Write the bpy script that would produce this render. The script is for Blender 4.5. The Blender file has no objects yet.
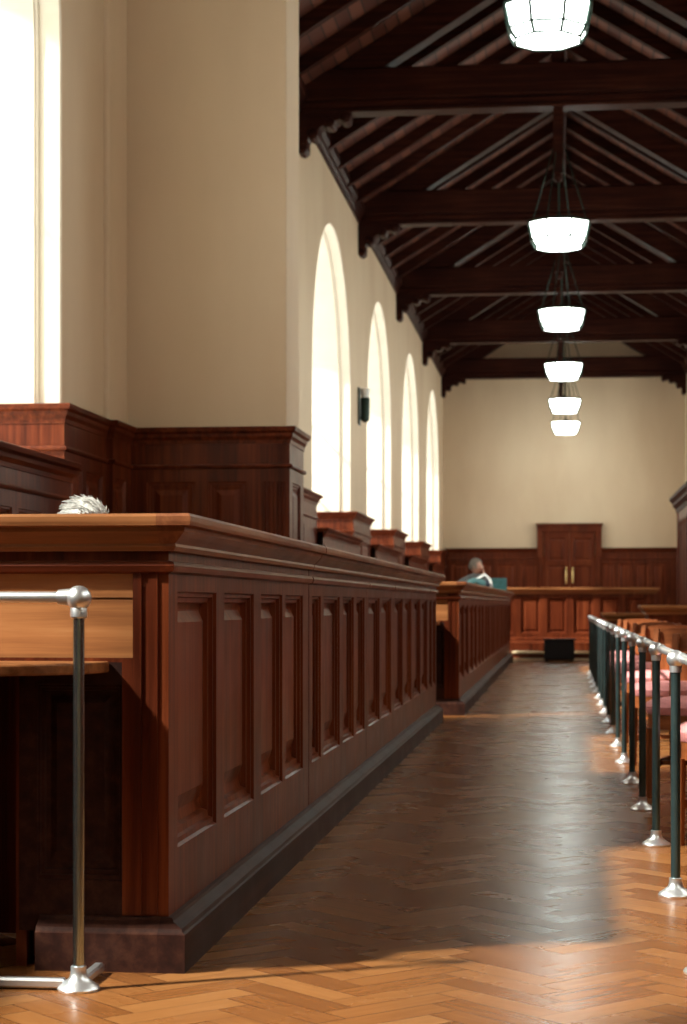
import bpy, math, random
from mathutils import Vector, Matrix
random.seed(7)
sc = bpy.context.scene
col = sc.collection

# ------------------------------------------------------------------ camera
YAW = math.atan(219.5/1900.0)
cam_d = bpy.data.cameras.new('camera')
cam = bpy.data.objects.new('camera', cam_d); col.objects.link(cam)
cam.location = (0, 0, 1.0)
cam.rotation_euler = (math.pi/2, 0, YAW)
cam_d.sensor_fit = 'VERTICAL'; cam_d.sensor_height = 36.0; cam_d.sensor_width = 24.15
cam_d.lens = 36.0*1900/1024
cam_d.shift_y = (604-512)/1024.0
cam_d.clip_start = 0.05; cam_d.clip_end = 300
cam_d.dof.use_dof = True; cam_d.dof.focus_distance = 6.2; cam_d.dof.aperture_fstop = 5.6
sc.camera = cam

# ------------------------------------------------------------------ light and exposure
sc.view_settings.view_transform = 'Standard'
sc.view_settings.look = 'None'
sc.view_settings.gamma = 1.0
sc.view_settings.use_curve_mapping = False
sc.view_settings.exposure = 0.12
SUN_E = 12.0
SKY_E = 4.2
LAMP_E = 17.0
world = bpy.data.worlds.new('world'); sc.world = world
world.use_nodes = True
bg = world.node_tree.nodes['Background']
bg.inputs[0].default_value = (1.0, 0.97, 0.91, 1); bg.inputs[1].default_value = SKY_E
sun_d = bpy.data.lights.new('sun', 'SUN'); sun_d.energy = SUN_E; sun_d.angle = math.radians(2.6)
sun_d.color = (1.0, 0.93, 0.82)
sun = bpy.data.objects.new('sun', sun_d); col.objects.link(sun)
sun.rotation_euler = Vector((-.87, -.46, .92)).to_track_quat('Z', 'Y').to_euler()
sun.location = (-20, -8, 20)

# ------------------------------------------------------------------ node helpers
def newmat(name):
    m = bpy.data.materials.new(name); m.use_nodes = True
    nt = m.node_tree; b = nt.nodes['Principled BSDF']
    return m, nt, b
def N(nt, t, **kw):
    n = nt.nodes.new(t)
    for k, v in kw.items(): setattr(n, k, v)
    return n
def ramp(nt, stops):
    r = N(nt, 'ShaderNodeValToRGB'); e = r.color_ramp.elements
    while len(e) < len(stops): e.new(.5)
    for i, (p, c) in enumerate(stops):
        e[i].position = p; e[i].color = (c[0], c[1], c[2], 1)
    return r
def wood(name, dark, mid, light, grain='z', rough=.32, scale=1.0, bump=.07, spec=.13):
    m, nt, b = newmat(name); L = nt.links
    tc = N(nt, 'ShaderNodeTexCoord'); mp = N(nt, 'ShaderNodeMapping')
    lo, hi = .8*scale, 24*scale
    mp.inputs['Scale'].default_value = {'x': (lo, hi, hi), 'y': (hi, lo, hi), 'z': (hi, hi, lo)}[grain]
    L.new(tc.outputs['Object'], mp.inputs[0])
    n1 = N(nt, 'ShaderNodeTexNoise'); n1.inputs['Scale'].default_value = 1.0
    n1.inputs['Detail'].default_value = 7; n1.inputs['Roughness'].default_value = .62; n1.inputs['Distortion'].default_value = .12
    L.new(mp.outputs[0], n1.inputs['Vector'])
    n2 = N(nt, 'ShaderNodeTexNoise'); n2.inputs['Scale'].default_value = 1.7*scale; n2.inputs['Detail'].default_value = 3
    L.new(tc.outputs['Object'], n2.inputs['Vector'])
    ad = N(nt, 'ShaderNodeMath', operation='MULTIPLY_ADD'); ad.inputs[1].default_value = .35; 
    L.new(n2.outputs[0], ad.inputs[0])
    sb = N(nt, 'ShaderNodeMath', operation='MULTIPLY_ADD'); sb.inputs[1].default_value = .9; sb.inputs[2].default_value = -.12
    L.new(n1.outputs[0], sb.inputs[0]); L.new(sb.outputs[0], ad.inputs[2])
    r = ramp(nt, [(.32, dark), (.52, mid), (.74, light)])
    L.new(ad.outputs[0], r.inputs[0]); L.new(r.outputs[0], b.inputs['Base Color']); b.inputs['Specular IOR Level'].default_value = spec
    n3 = N(nt, 'ShaderNodeTexNoise'); n3.inputs['Scale'].default_value = 5.0; n3.inputs['Detail'].default_value = 4
    L.new(tc.outputs['Object'], n3.inputs['Vector'])
    rr = N(nt, 'ShaderNodeMapRange'); rr.inputs['To Min'].default_value = rough-.07; rr.inputs['To Max'].default_value = rough+.12
    L.new(n3.outputs[0], rr.inputs['Value']); L.new(rr.outputs[0], b.inputs['Roughness'])
    bp = N(nt, 'ShaderNodeBump'); bp.inputs['Strength'].default_value = bump; bp.inputs['Distance'].default_value = .004
    L.new(n1.outputs[0], bp.inputs['Height']); L.new(bp.outputs[0], b.inputs['Normal'])
    return m
def plain(name, c, rough=.5, metal=0.0, var=.08, vs=6.0, bump=0.0):
    m, nt, b = newmat(name); L = nt.links
    tc = N(nt, 'ShaderNodeTexCoord'); n = N(nt, 'ShaderNodeTexNoise'); n.inputs['Scale'].default_value = vs; n.inputs['Detail'].default_value = 5
    L.new(tc.outputs['Object'], n.inputs['Vector'])
    r = ramp(nt, [(.3, [x*(1-var) for x in c]), (.7, [min(1, x*(1+var)) for x in c])])
    L.new(n.outputs[0], r.inputs[0]); L.new(r.outputs[0], b.inputs['Base Color'])
    b.inputs['Roughness'].default_value = rough; b.inputs['Metallic'].default_value = metal
    if bump:
        bp = N(nt, 'ShaderNodeBump'); bp.inputs['Strength'].default_value = bump; bp.inputs['Distance'].default_value = .01
        L.new(n.outputs[0], bp.inputs['Height']); L.new(bp.outputs[0], b.inputs['Normal'])
    return m
def emis(name, c, s):
    m, nt, b = newmat(name); L = nt.links
    b.inputs['Base Color'].default_value = (.8, .82, .8, 1); b.inputs['Roughness'].default_value = .4
    tc = N(nt, 'ShaderNodeTexCoord'); n = N(nt, 'ShaderNodeTexNoise'); n.inputs['Scale'].default_value = 2.0
    L.new(tc.outputs['Object'], n.inputs['Vector'])
    r = ramp(nt, [(.3, [x*.95 for x in c]), (.7, c)])
    L.new(n.outputs[0], r.inputs[0]); L.new(r.outputs[0], b.inputs['Emission Color'])
    b.inputs['Emission Strength'].default_value = s
    return m

M = {}
M['wood'] = wood('mahogany_upright', (.040, .0075, .003), (.102, .0205, .0075), (.20, .049, .016), 'z')
M['woodx'] = wood('mahogany_cross_grain', (.040, .0075, .003), (.102, .0205, .0075), (.20, .049, .016), 'x')
M['woody'] = wood('mahogany_long_grain', (.040, .0075, .003), (.102, .0205, .0075), (.20, .049, .016), 'y')
M['panel'] = wood('mahogany_panel_field', (.055, .0095, .0035), (.125, .0255, .009), (.22, .056, .019), 'z', scale=.8)
M['plinth'] = wood('worn_plinth_and_shelf_shade', (.016, .006, .005), (.032, .011, .008), (.070, .026, .016), 'y', rough=.5)  # plinth wood; also paints shelf shade on the cabinet ends
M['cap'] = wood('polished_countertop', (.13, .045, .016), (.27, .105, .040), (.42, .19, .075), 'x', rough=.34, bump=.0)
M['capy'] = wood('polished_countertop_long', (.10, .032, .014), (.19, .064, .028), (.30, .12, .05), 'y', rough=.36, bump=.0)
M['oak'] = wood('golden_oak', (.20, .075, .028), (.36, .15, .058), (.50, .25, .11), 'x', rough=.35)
M['roof'] = wood('dark_roof_timber', (.014, .004, .004), (.030, .008, .005), (.062, .018, .011), 'x', rough=.42, spec=.07)
M['roofy'] = wood('dark_roof_timber_long', (.014, .004, .004), (.030, .008, .005), (.062, .018, .011), 'y', rough=.42, spec=.07)
M['chair'] = wood('chair_beech', (.15, .042, .014), (.26, .080, .027), (.38, .135, .05), 'z', rough=.35)
M['chairx'] = wood('chair_beech_cross', (.15, .042, .014), (.26, .080, .027), (.38, .135, .05), 'x', rough=.35)
M['nosing'] = wood('sunlit_pale_nosing', (.55, .40, .24), (.72, .58, .38), (.85, .74, .55), 'x', rough=.4)  # pale colour stands in for sunlight on the step edges
M['steel'] = plain('polished_steel', (.80, .84, .90), .34, .9, .08, 12)
M['teal'] = plain('dark_green_painted_steel', (.075, .125, .135), .30, .8, .2, 9)
M['chrome'] = plain('satin_chrome_post', (.46, .58, .62), .22, 1.0, .15, 8)
M['brass'] = plain('brass', (.80, .60, .28), .25, 1.0)
M['black'] = plain('black_fabric', (.012, .012, .015), .8)
M['iron'] = plain('dark_green_iron', (.018, .035, .028), .4, .6)
M['pink'] = plain('pink_upholstery', (.74, .30, .31), .75, 0, .12, 40, .2)
M['skin'] = plain('skin', (.62, .36, .27), .5)
M['whitehair'] = plain('white_hair', (.52, .52, .51), .6, 0, .3, 60)
M['greyhair'] = plain('grey_hair', (.24, .21, .18), .6, 0, .35, 40)
M['greycloth'] = plain('grey_wool', (.17, .18, .185), .85)
M['darkcloth'] = plain('navy_cloth', (.02, .03, .05), .85)
M['tealcloth'] = plain('teal_fabric', (.09, .26, .28), .8, 0, .25, 20)
M['paper'] = plain('paper', (.82, .84, .84), .7)
M['eye'] = plain('eye', (.03, .02, .02), .3)

# plaster: cream paint, faint grime
def plaster():
    m, nt, b = newmat('cream_plaster'); L = nt.links
    tc = N(nt, 'ShaderNodeTexCoord')
    n = N(nt, 'ShaderNodeTexNoise'); n.inputs['Scale'].default_value = .55; n.inputs['Detail'].default_value = 6
    mp = N(nt, 'ShaderNodeMapping'); mp.inputs['Scale'].default_value = (1.4, 1.4, .5)
    L.new(tc.outputs['Object'], mp.inputs[0]); L.new(mp.outputs[0], n.inputs['Vector'])
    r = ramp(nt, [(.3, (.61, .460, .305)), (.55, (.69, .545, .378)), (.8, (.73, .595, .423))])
    L.new(n.outputs[0], r.inputs[0]); L.new(r.outputs[0], b.inputs['Base Color'])
    b.inputs['Roughness'].default_value = .62
    n2 = N(nt, 'ShaderNodeTexNoise'); n2.inputs['Scale'].default_value = 9; n2.inputs['Detail'].default_value = 5
    L.new(tc.outputs['Object'], n2.inputs['Vector'])
    bp = N(nt, 'ShaderNodeBump'); bp.inputs['Strength'].default_value = .12; bp.inputs['Distance'].default_value = .02
    L.new(n2.outputs[0], bp.inputs['Height']); L.new(bp.outputs[0], b.inputs['Normal'])
    return m
M['plaster'] = plaster()
M['sun_paled_plaster'] = plain('sun_paled_reveal', (.80, .73, .61), .7, 0, .04, 3)  # wall plaster made paler so sunlit reveals burn out white

# herringbone parquet
def parquet():
    m, nt, b = newmat('herringbone_parquet'); L = nt.links
    def mth(op, a, bb=None, c=None):
        n = N(nt, 'ShaderNodeMath', operation=op)
        for i, v in enumerate((a, bb, c)):
            if v is None: continue
            if isinstance(v, (int, float)): n.inputs[i].default_value = v
            else: L.new(v, n.inputs[i])
        return n.outputs[0]
    W = .092; n_ = 4.0
    tc = N(nt, 'ShaderNodeTexCoord'); sp = N(nt, 'ShaderNodeSeparateXYZ'); L.new(tc.outputs['Object'], sp.inputs[0])
    k = .70710678/W
    x = mth('MULTIPLY', mth('ADD', sp.outputs[0], sp.outputs[1]), k)
    y = mth('MULTIPLY', mth('SUBTRACT', sp.outputs[1], sp.outputs[0]), k)
    i = mth('FLOOR', x); j = mth('FLOOR', y)
    fx = mth('SUBTRACT', x, i); fy = mth('SUBTRACT', y, j)
    mm = mth('FLOORED_MODULO', mth('ADD', mth('SUBTRACT', i, j), .001), 2*n_)
    mm = mth('FLOOR', mm)
    hor = mth('LESS_THAN', mm, n_ - .5)
    ver = mth('SUBTRACT', 1.0, hor)
    vp = mth('SUBTRACT', 2*n_-1, mm)                                  # cell place along an upright block
    along = mth('ADD', mth('MULTIPLY', hor, mth('ADD', mm, fx)), mth('MULTIPLY', ver, mth('ADD', vp, fy)))
    across = mth('ADD', mth('MULTIPLY', hor, fy), mth('MULTIPLY', ver, fx))
    idx = mth('SUBTRACT', i, mth('MULTIPLY', hor, mm))
    idy = mth('SUBTRACT', j, mth('MULTIPLY', ver, vp))
    cb = N(nt, 'ShaderNodeCombineXYZ'); L.new(idx, cb.inputs[0]); L.new(idy, cb.inputs[1]); L.new(hor, cb.inputs[2])
    wn = N(nt, 'ShaderNodeTexWhiteNoise'); L.new(cb.outputs[0], wn.inputs['Vector'])
    g = N(nt, 'ShaderNodeCombineXYZ')
    L.new(mth('MULTIPLY', along, .35), g.inputs[0]); L.new(mth('MULTIPLY', across, 4.0), g.inputs[1]); L.new(mth('MULTIPLY', wn.outputs['Value'], 37.0), g.inputs[2])
    gn = N(nt, 'ShaderNodeTexNoise'); gn.inputs['Scale'].default_value = 1.6; gn.inputs['Detail'].default_value = 5
    L.new(g.outputs[0], gn.inputs['Vector'])
    big = N(nt, 'ShaderNodeTexNoise'); big.inputs['Scale'].default_value = .5; big.inputs['Detail'].default_value = 4
    L.new(tc.outputs['Object'], big.inputs['Vector'])
    val = mth('ADD', mth('ADD', mth('MULTIPLY', wn.outputs['Value'], .34), mth('MULTIPLY', gn.outputs[0], .45)), mth('MULTIPLY', big.outputs[0], .25))
    # alternate block direction reads slightly different
    val = mth('ADD', val, mth('MULTIPLY', hor, .05))
    r = ramp(nt, [(.25, (.145, .050, .0145)), (.52, (.222, .086, .026)), (.8, (.30, .132, .045))])
    L.new(val, r.inputs[0])
    ea = mth('MINIMUM', across, mth('SUBTRACT', 1.0, across)); el = mth('MINIMUM', along, mth('SUBTRACT', n_, along))
    ed = mth('MINIMUM', ea, el)
    seam = mth('SMOOTH_MIN', mth('DIVIDE', ed, .035), 1.0, .1)
    mx = N(nt, 'ShaderNodeMix', data_type='RGBA'); mx.inputs['A'].default_value = (.055, .02, .009, 1)
    L.new(seam, mx.inputs['Factor']); L.new(r.outputs[0], mx.inputs['B'])
    L.new(mx.outputs['Result'], b.inputs['Base Color'])
    n2 = N(nt, 'ShaderNodeTexNoise'); n2.inputs['Scale'].default_value = 2.2; n2.inputs['Detail'].default_value = 5
    L.new(tc.outputs['Object'], n2.inputs['Vector'])
    rr = N(nt, 'ShaderNodeMapRange'); rr.inputs['To Min'].default_value = .20; rr.inputs['To Max'].default_value = .34; b.inputs['Specular IOR Level'].default_value = .2
    L.new(mth('ADD', mth('MULTIPLY', n2.outputs[0], .7), mth('MULTIPLY', wn.outputs['Value'], .3)), rr.inputs['Value']); L.new(rr.outputs[0], b.inputs['Roughness'])
    bp = N(nt, 'ShaderNodeBump'); bp.inputs['Strength'].default_value = .14; bp.inputs['Distance'].default_value = .0015
    L.new(seam, bp.inputs['Height']); L.new(bp.outputs[0], b.inputs['Normal'])
    return m
M['parquet'] = parquet()

# roof boarding: boards run along the hall
def boards():
    m, nt, b = newmat('roof_boarding'); L = nt.links
    tc = N(nt, 'ShaderNodeTexCoord'); sp = N(nt, 'ShaderNodeSeparateXYZ'); L.new(tc.outputs['Object'], sp.inputs[0])
    d = N(nt, 'ShaderNodeMath', operation='MULTIPLY'); d.inputs[1].default_value = 6.5; L.new(sp.outputs[0], d.inputs[0])
    fr = N(nt, 'ShaderNodeMath', operation='FRACT'); L.new(d.outputs[0], fr.inputs[0])
    fl = N(nt, 'ShaderNodeMath', operation='FLOOR'); L.new(d.outputs[0], fl.inputs[0])
    wn = N(nt, 'ShaderNodeTexWhiteNoise', noise_dimensions='1D'); L.new(fl.outputs[0], wn.inputs['W'])
    r = ramp(nt, [(0, (.08, .024, .015)), (1, (.17, .062, .038))]); L.new(wn.outputs['Value'], r.inputs[0])
    se = N(nt, 'ShaderNodeMath', operation='GREATER_THAN'); se.inputs[1].default_value = .12; L.new(fr.outputs[0], se.inputs[0])
    mx = N(nt, 'ShaderNodeMix', data_type='RGBA'); mx.inputs['A'].default_value = (.012, .006, .005, 1)
    L.new(se.outputs[0], mx.inputs['Factor']); L.new(r.outputs[0], mx.inputs['B']); L.new(mx.outputs['Result'], b.inputs['Base Color'])
    b.inputs['Roughness'].default_value = .5
    return m
M['boards'] = boards()
def clear():
    m, nt, b = newmat('old_clear_glass'); L = nt.links
    nt.nodes.remove(b)
    t = N(nt, 'ShaderNodeBsdfTransparent'); t.inputs[0].default_value = (.93, .95, .93, 1)
    g = N(nt, 'ShaderNodeBsdfGlossy'); g.inputs['Roughness'].default_value = .1
    mx = N(nt, 'ShaderNodeMixShader'); mx.inputs[0].default_value = .04
    L.new(t.outputs[0], mx.inputs[1]); L.new(g.outputs[0], mx.inputs[2]); L.new(mx.outputs[0], nt.nodes['Material Output'].inputs[0])
    return m
M['clear_glass'] = clear()
M['lampglass'] = emis('lit_opal_glass', (.91, 1.0, .94), LAMP_E)

# ------------------------------------------------------------------ mesh helpers
class MB:
    def __init__(s): s.v = []; s.f = []
    def add(s, vs, fs):
        o = len(s.v); s.v += [tuple(p) for p in vs]; s.f += [tuple(i+o for i in f) for f in fs]; return s
    def box(s, x0, x1, y0, y1, z0, z1, b=0.0):
        if x0 > x1: x0, x1 = x1, x0
        if y0 > y1: y0, y1 = y1, y0
        if b <= 0:
            return s.add([(x, y, z) for z in (z0, z1) for y in (y0, y1) for x in (x0, x1)],
                         [(0, 2, 3, 1), (4, 5, 7, 6), (0, 1, 5, 4), (2, 6, 7, 3), (0, 4, 6, 2), (1, 3, 7, 5)])
        b = min(b, (x1-x0)*.49, (y1-y0)*.49, (z1-z0)*.49)
        rings = []
        for z, i in ((z0, b), (z0+b, 0), (z1-b, 0), (z1, b)):
            a = [(x0+b, y0+i), (x1-b, y0+i), (x1-i, y0+b), (x1-i, y1-b), (x1-b, y1-i), (x0+b, y1-i), (x0+i, y1-b), (x0+i, y0+b)]
            if i == 0: a = [(x0+b, y0), (x1-b, y0), (x1, y0+b), (x1, y1-b), (x1-b, y1), (x0+b, y1), (x0, y1-b), (x0, y0+b)]
            else: a = [(x0+b, y0+b)]*1 and [(x0+b, y0+b), (x1-b, y0+b), (x1-b, y0+b), (x1-b, y1-b), (x1-b, y1-b), (x0+b, y1-b), (x0+b, y1-b), (x0+b, y0+b)]
            rings.append([(p[0], p[1], z) for p in a])
        return s.loft(rings, cap=True)
    def loft(s, rings, cap=True, closed=True):
        n = len(rings[0]); vs = [p for r in rings for p in r]; fs = []
        for k in range(len(rings)-1):
            for i in range(n if closed else n-1):
                j = (i+1) % n; fs.append((k*n+i, k*n+j, (k+1)*n+j, (k+1)*n+i))
        if cap: fs.append(tuple(range(n-1, -1, -1))); fs.append(tuple(range((len(rings)-1)*n, len(rings)*n)))
        return s.add(vs, fs)
    def tube(s, pts, r, n=14, cap=True):
        pts = [Vector(p) for p in pts]; rs = r if isinstance(r, (list, tuple)) else [r]*len(pts); rings = []
        for i, p in enumerate(pts):
            t = (pts[min(i+1, len(pts)-1)]-pts[max(i-1, 0)]).normalized()
            a = Vector((0, 0, 1)) if abs(t.z) < .9 else Vector((1, 0, 0))
            u = t.cross(a).normalized(); w = t.cross(u)
            rings.append([p+(u*math.cos(2*math.pi*k/n)+w*math.sin(2*math.pi*k/n))*rs[i] for k in range(n)])
        return s.loft(rings, cap)
    def lathe(s, c, prof, n=24, ph=0.0):
        return s.loft([[(c[0]+r*math.cos(2*math.pi*k/n+ph), c[1]+r*math.sin(2*math.pi*k/n+ph), c[2]+z) for k in range(n)] for r, z in prof], True)
    def ball(s, c, r, n=16, sz=(1, 1, 1)):
        rings = []
        for i in range(1, n):
            a = math.pi*i/n
            rings.append([(c[0]+r*sz[0]*math.sin(a)*math.cos(2*math.pi*k/n), c[1]+r*sz[1]*math.sin(a)*math.sin(2*math.pi*k/n), c[2]-r*sz[2]*math.cos(a)) for k in range(n)])
        return s.loft(rings, True)
    def prism(s, poly, axis, a, b):
        def mk(p, t): return {'x': (t, p[0], p[1]), 'y': (p[0], t, p[1]), 'z': (p[0], p[1], t)}[axis]
        return s.loft([[mk(p, a) for p in poly], [mk(p, b) for p in poly]], True)
    def sweep(s, path, prof, z=0.0, closed=False, left=True):
        """prof: closed polygon of (outward offset, height); path: plan polyline; mitred corners"""
        n = len(path); rings = []
        for i, p in enumerate(path):
            P = Vector(p)
            def nrm(a, b):
                d = (Vector(b)-Vector(a)).normalized(); return Vector((-d.y, d.x)) if left else Vector((d.y, -d.x))
            if closed: n1 = nrm(path[i-1], p); n2 = nrm(p, path[(i+1) % n])
            else:
                n1 = nrm(path[i-1], p) if i > 0 else None; n2 = nrm(p, path[i+1]) if i < n-1 else None
                n1 = n1 or n2; n2 = n2 or n1
            m = (n1+n2); m = m/ max(m.dot(n1), .2)
            rings.append([(P.x+m.x*o, P.y+m.y*o, z+h) for o, h in prof])
        if closed: rings.append(rings[0])
        return s.loft(rings, not closed)
    def build(s, name, mat, parent=None, smooth=False, bevel=0.0):
        off = Vector((0, 0, 0))
        if parent is not None:
            r = parent
            while r.parent: r = r.parent
            off = Vector(r.location)
        me = bpy.data.meshes.new(name)
        me.from_pydata([tuple(Vector(v)-off) for v in s.v], [], s.f); 
        import bmesh
        bm = bmesh.new(); bm.from_mesh(me); bmesh.ops.remove_doubles(bm, verts=bm.verts, dist=1e-5)
        bmesh.ops.recalc_face_normals(bm, faces=bm.faces); bm.to_mesh(me); bm.free()
        me.materials.append(mat if not isinstance(mat, str) else M[mat])
        if smooth:
            for p in me.polygons: p.use_smooth = True
            try: me.set_sharp_from_angle(angle=math.radians(38))
            except Exception: pass
        o = bpy.data.objects.new(name, me); col.objects.link(o)
        if parent is not None: o.parent = parent
        if bevel > 0:
            md = o.modifiers.new('bevel', 'BEVEL'); md.width = bevel; md.segments = 2; md.limit_method = 'ANGLE'; md.angle_limit = math.radians(40)
        return o
def empty(name, loc, label=None, cat=None, group=None, kind=None):
    o = bpy.data.objects.new(name, None); col.objects.link(o); o.location = loc; o.empty_display_size = .1
    tag(o, label, cat, group, kind); return o
def tag(o, label=None, cat=None, group=None, kind=None):
    if label: o['label'] = label
    if cat: o['category'] = cat
    if group: o['group'] = group
    if kind: o['kind'] = kind
    return o

# a flat joinery face with panel openings, plus the panels in them
class Face:
    def __init__(s, o, ud, nd): s.o = Vector(o); s.u = Vector(ud); s.n = Vector(nd)
    def P(s, u, v, w=0.0): return s.o+s.u*u+Vector((0, 0, v))+s.n*w
    def frame(s, mb, u0, u1, v0, v1, holes, w=0.0):
        us = sorted({u0, u1, *[h[0] for h in holes], *[h[1] for h in holes]}); vs = sorted({v0, v1, *[h[2] for h in holes], *[h[3] for h in holes]})
        for a, b in zip(us, us[1:]):
            for c, d in zip(vs, vs[1:]):
                mu, mv = (a+b)/2, (c+d)/2
                if any(h[0] < mu < h[1] and h[2] < mv < h[3] for h in holes): continue
                mb.add([s.P(a, c, w), s.P(b, c, w), s.P(b, d, w), s.P(a, d, w)], [(0, 1, 2, 3)])
    def panel(s, mb, h, k=1.0, w=0.0, bot=1.5, rings=None):
        rings = rings or [(0, 0), (.004, -.010), (.014, -.010), (.017, -.022), (.030, -.024), (.034, -.042), (.050, -.046), (.056, -.046), (.088, -.026)]
        rr = []
        for i, d in rings:
            i *= k; d = d*k + w
            a, b, c, e = h[0]+i, h[1]-i, h[2]+i*bot, h[3]-i
            rr.append([s.P(a, c, d), s.P(b, c, d), s.P(b, e, d), s.P(a, e, d)])
        n = len(mb.v); mb.v += [tuple(p) for r in rr for p in r]
        for q in range(len(rr)-1):
            for i in range(4):
                j = (i+1) % 4; mb.f.append((n+q*4+i, n+q*4+j, n+q*4+4+j, n+q*4+4+i))
        q = n+(len(rr)-1)*4; mb.f.append((q, q+1, q+2, q+3))

# ================================================================== THE ROOM
XL, XLN, XR = -3.25, -3.40, 3.25      # nave wall, near wall, right wall
YF, YB = 51.9, -4.0
PIER0, PIER1, PIERX = 14.45, 15.15, -2.11
ZP = 7.33; SL = .62; ZR = ZP+3.25*SL
TR = [23.35+6.95*k for k in range(-3, 5)]   # trusses
# floor
f = MB().box(-4.4, 4.4, YB-.4, YF+.4, -.12, 0).build('floor', 'parquet'); tag(f, kind='structure')

def outline(yc, a, sill, spring, n=24):
    pts = [(yc-a, sill)]+[(yc-a*math.cos(math.pi*i/n), spring+a*math.sin(math.pi*i/n)) for i in range(n+1)]+[(yc+a, sill)]
    return pts
def wall_face(mb, x, y0, y1, ztop, wins):
    y = y0
    for yc, a, sill, spring in wins:
        mb.add([(x, y, 0), (x, yc-a, 0), (x, yc-a, ztop), (x, y, ztop)], [(0, 1, 2, 3)])
        o = outline(yc, a, sill, spring)
        mb.add([(x, yc-a, 0), (x, yc+a, 0), (x, yc+a, sill), (x, yc-a, sill)], [(0, 1, 2, 3)])
        for p, q in zip(o[1:-1], o[2:-1]):
            mb.add([(x, p[0], p[1]), (x, q[0], q[1]), (x, q[0], ztop), (x, p[0], ztop)], [(0, 1, 2, 3)])
        y = yc+a
    mb.add([(x, y, 0), (x, y1, 0), (x, y1, ztop), (x, y, ztop)], [(0, 1, 2, 3)])
def reveal(mb, x, sgn, yc, a, sill, spring, depths):
    rings = [[(x+sgn*d, p[0], p[1]) for p in outline(yc, a-i, sill+ (0), spring)] for d, i in depths]
    mb.loft(rings, cap=False, closed=True)
def REV(t): return [(0, 0), (.012, .012), (.15, .018), (.155, .035), (.175, .04), (.18, .05), (t-.06, .05), (t, .05)]
left_near = [(3.9, 2.05, 1.95, 4.7), (10.62, 2.05, 1.95, 4.78)]
left_mid = [(17.42, 2.2, 1.95, 4.1)]
left_nave = [(26.85+6.97*k, 2.28, 1.95, 4.1) for k in range(0, 4)]
left_nave[-1] = (47.75, 2.28, 1.95, 4.1)
def build_wall(name, xin, sgn, y0, y1, wins, THK=1.0):
    mb = MB(); zt = ZP+.3
    wall_face(mb, xin, y0, y1, zt, wins)
    wi = [(w[0], w[1]-.05, w[2], w[3]) for w in wins]
    wall_face(mb, xin+sgn*THK, y0, y1, zt, wi)
    rv = MB()
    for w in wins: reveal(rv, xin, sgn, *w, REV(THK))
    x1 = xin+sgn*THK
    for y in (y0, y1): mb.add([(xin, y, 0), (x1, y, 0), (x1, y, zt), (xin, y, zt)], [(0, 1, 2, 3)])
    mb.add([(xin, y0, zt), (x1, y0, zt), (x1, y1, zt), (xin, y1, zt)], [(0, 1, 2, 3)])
    o = tag(mb.build(name, 'plaster'), kind='structure'); rv.build('reveal', 'sun_paled_plaster', o); return o
build_wall('wall_left', XLN, -1, YB, PIER0+.3, left_near, 1.35)
build_wall('wall_left_middle', XL, -1, PIER0+.3, 22.6, left_mid, .25)
build_wall('wall_left_far', XL, -1, 22.6, YF, left_nave)
right_wins = [(3.6, 2.3, 3.3, 4.9), (9.2, 2.3, 3.3, 4.9), (19.9, 2.1, 1.95, 4.1)]+left_nave  # nearest two are unseen high windows, added to light the pier
build_wall('wall_right', XR, 1, YB, YF, right_wins)
# windows: stone-framed leaded panes deep in the reveals
def window(n, x, sgn, w, t=1.0):
    yc, a, sill, spring = w; a -= .05; xx = x+sgn*(t-.07)
    r = empty('window_%d' % n, (xx, yc, sill), kind='structure')
    fr = MB()
    o1 = outline(yc, a+.01, sill, spring); o2 = outline(yc, a-.06, sill+.06, spring)
    rings = [[(xx-.03, *p) for p in o1], [(xx-.03, *p) for p in o2], [(xx+.03, *p) for p in o2], [(xx+.03, *p) for p in o1]]
    rings.append(rings[0]); fr.loft(rings, cap=False)
    for t_ in (-.33, .33):
        y = yc+t_*a; zt = spring+math.sqrt(max(0, (a-.05)**2-(y-yc)**2))
        fr.box(xx-.02, xx+.02, y-.012, y+.012, sill, zt)
    for z in (sill+1.1, spring): fr.box(xx-.02, xx+.02, yc-a+.03, yc+a-.03, z-.010, z+.010)
    fr.build('window_frame', 'iron', r)
    p = MB(); o = outline(yc, a-.05, sill+.05, spring)
    p.loft([[(xx-.003, *q) for q in o], [(xx+.003, *q) for q in o]], cap=True)
    p.build('glass', 'clear_glass', r)
    # sky portal: guides daylight sampling through the opening
    ld = bpy.data.lights.new('daylight', 'AREA'); ld.shape = 'RECTANGLE'; ld.size = 2*a; ld.size_y = spring+a-sill
    ld.cycles.is_portal = True
    lo = bpy.data.objects.new('daylight', ld); col.objects.link(lo); lo.location = (x+sgn*(t+.02), yc, (sill+spring+a)/2)
    lo.rotation_euler = (math.pi/2, 0, math.pi/2*(1 if sgn > 0 else -1))
k = 1
for w in left_near: window(k, XLN, -1, w, 1.35); k += 1
for w in left_mid: window(k, XL, -1, w, .25); k += 1
for w in left_nave: window(k, XL, -1, w); k += 1
for w in right_wins: window(k, XR, 1, w); k += 1

# pier wall that steps out beyond the near window
mb = MB(); mb.box(XLN-.3, PIERX, PIER0, PIER1, 0, ZP+.25)
tag(mb.build('wall_pier', 'plaster', bevel=.012), kind='structure')
mb = MB(); mb.box(XLN-.2, XLN+.04, 13.86, PIER0+.1, 0, ZP+.2)
tag(mb.build('wall_pilaster', 'plaster', bevel=.03), kind='structure')
# far wall with gable, back wall with a window
mb = MB()
g = [(-4.2, 0), (4.2, 0), (4.2, ZP), (3.25, ZP), (0, ZR), (-3.25, ZP), (-4.2, ZP)]
mb.prism(g, 'y', YF, YF+.4); tag(mb.build('wall_far', 'plaster'), kind='structure')
mb = MB(); mb.prism(g, 'y', YB-.4, YB); tag(mb.build('wall_back', 'plaster'), kind='structure')

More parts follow.
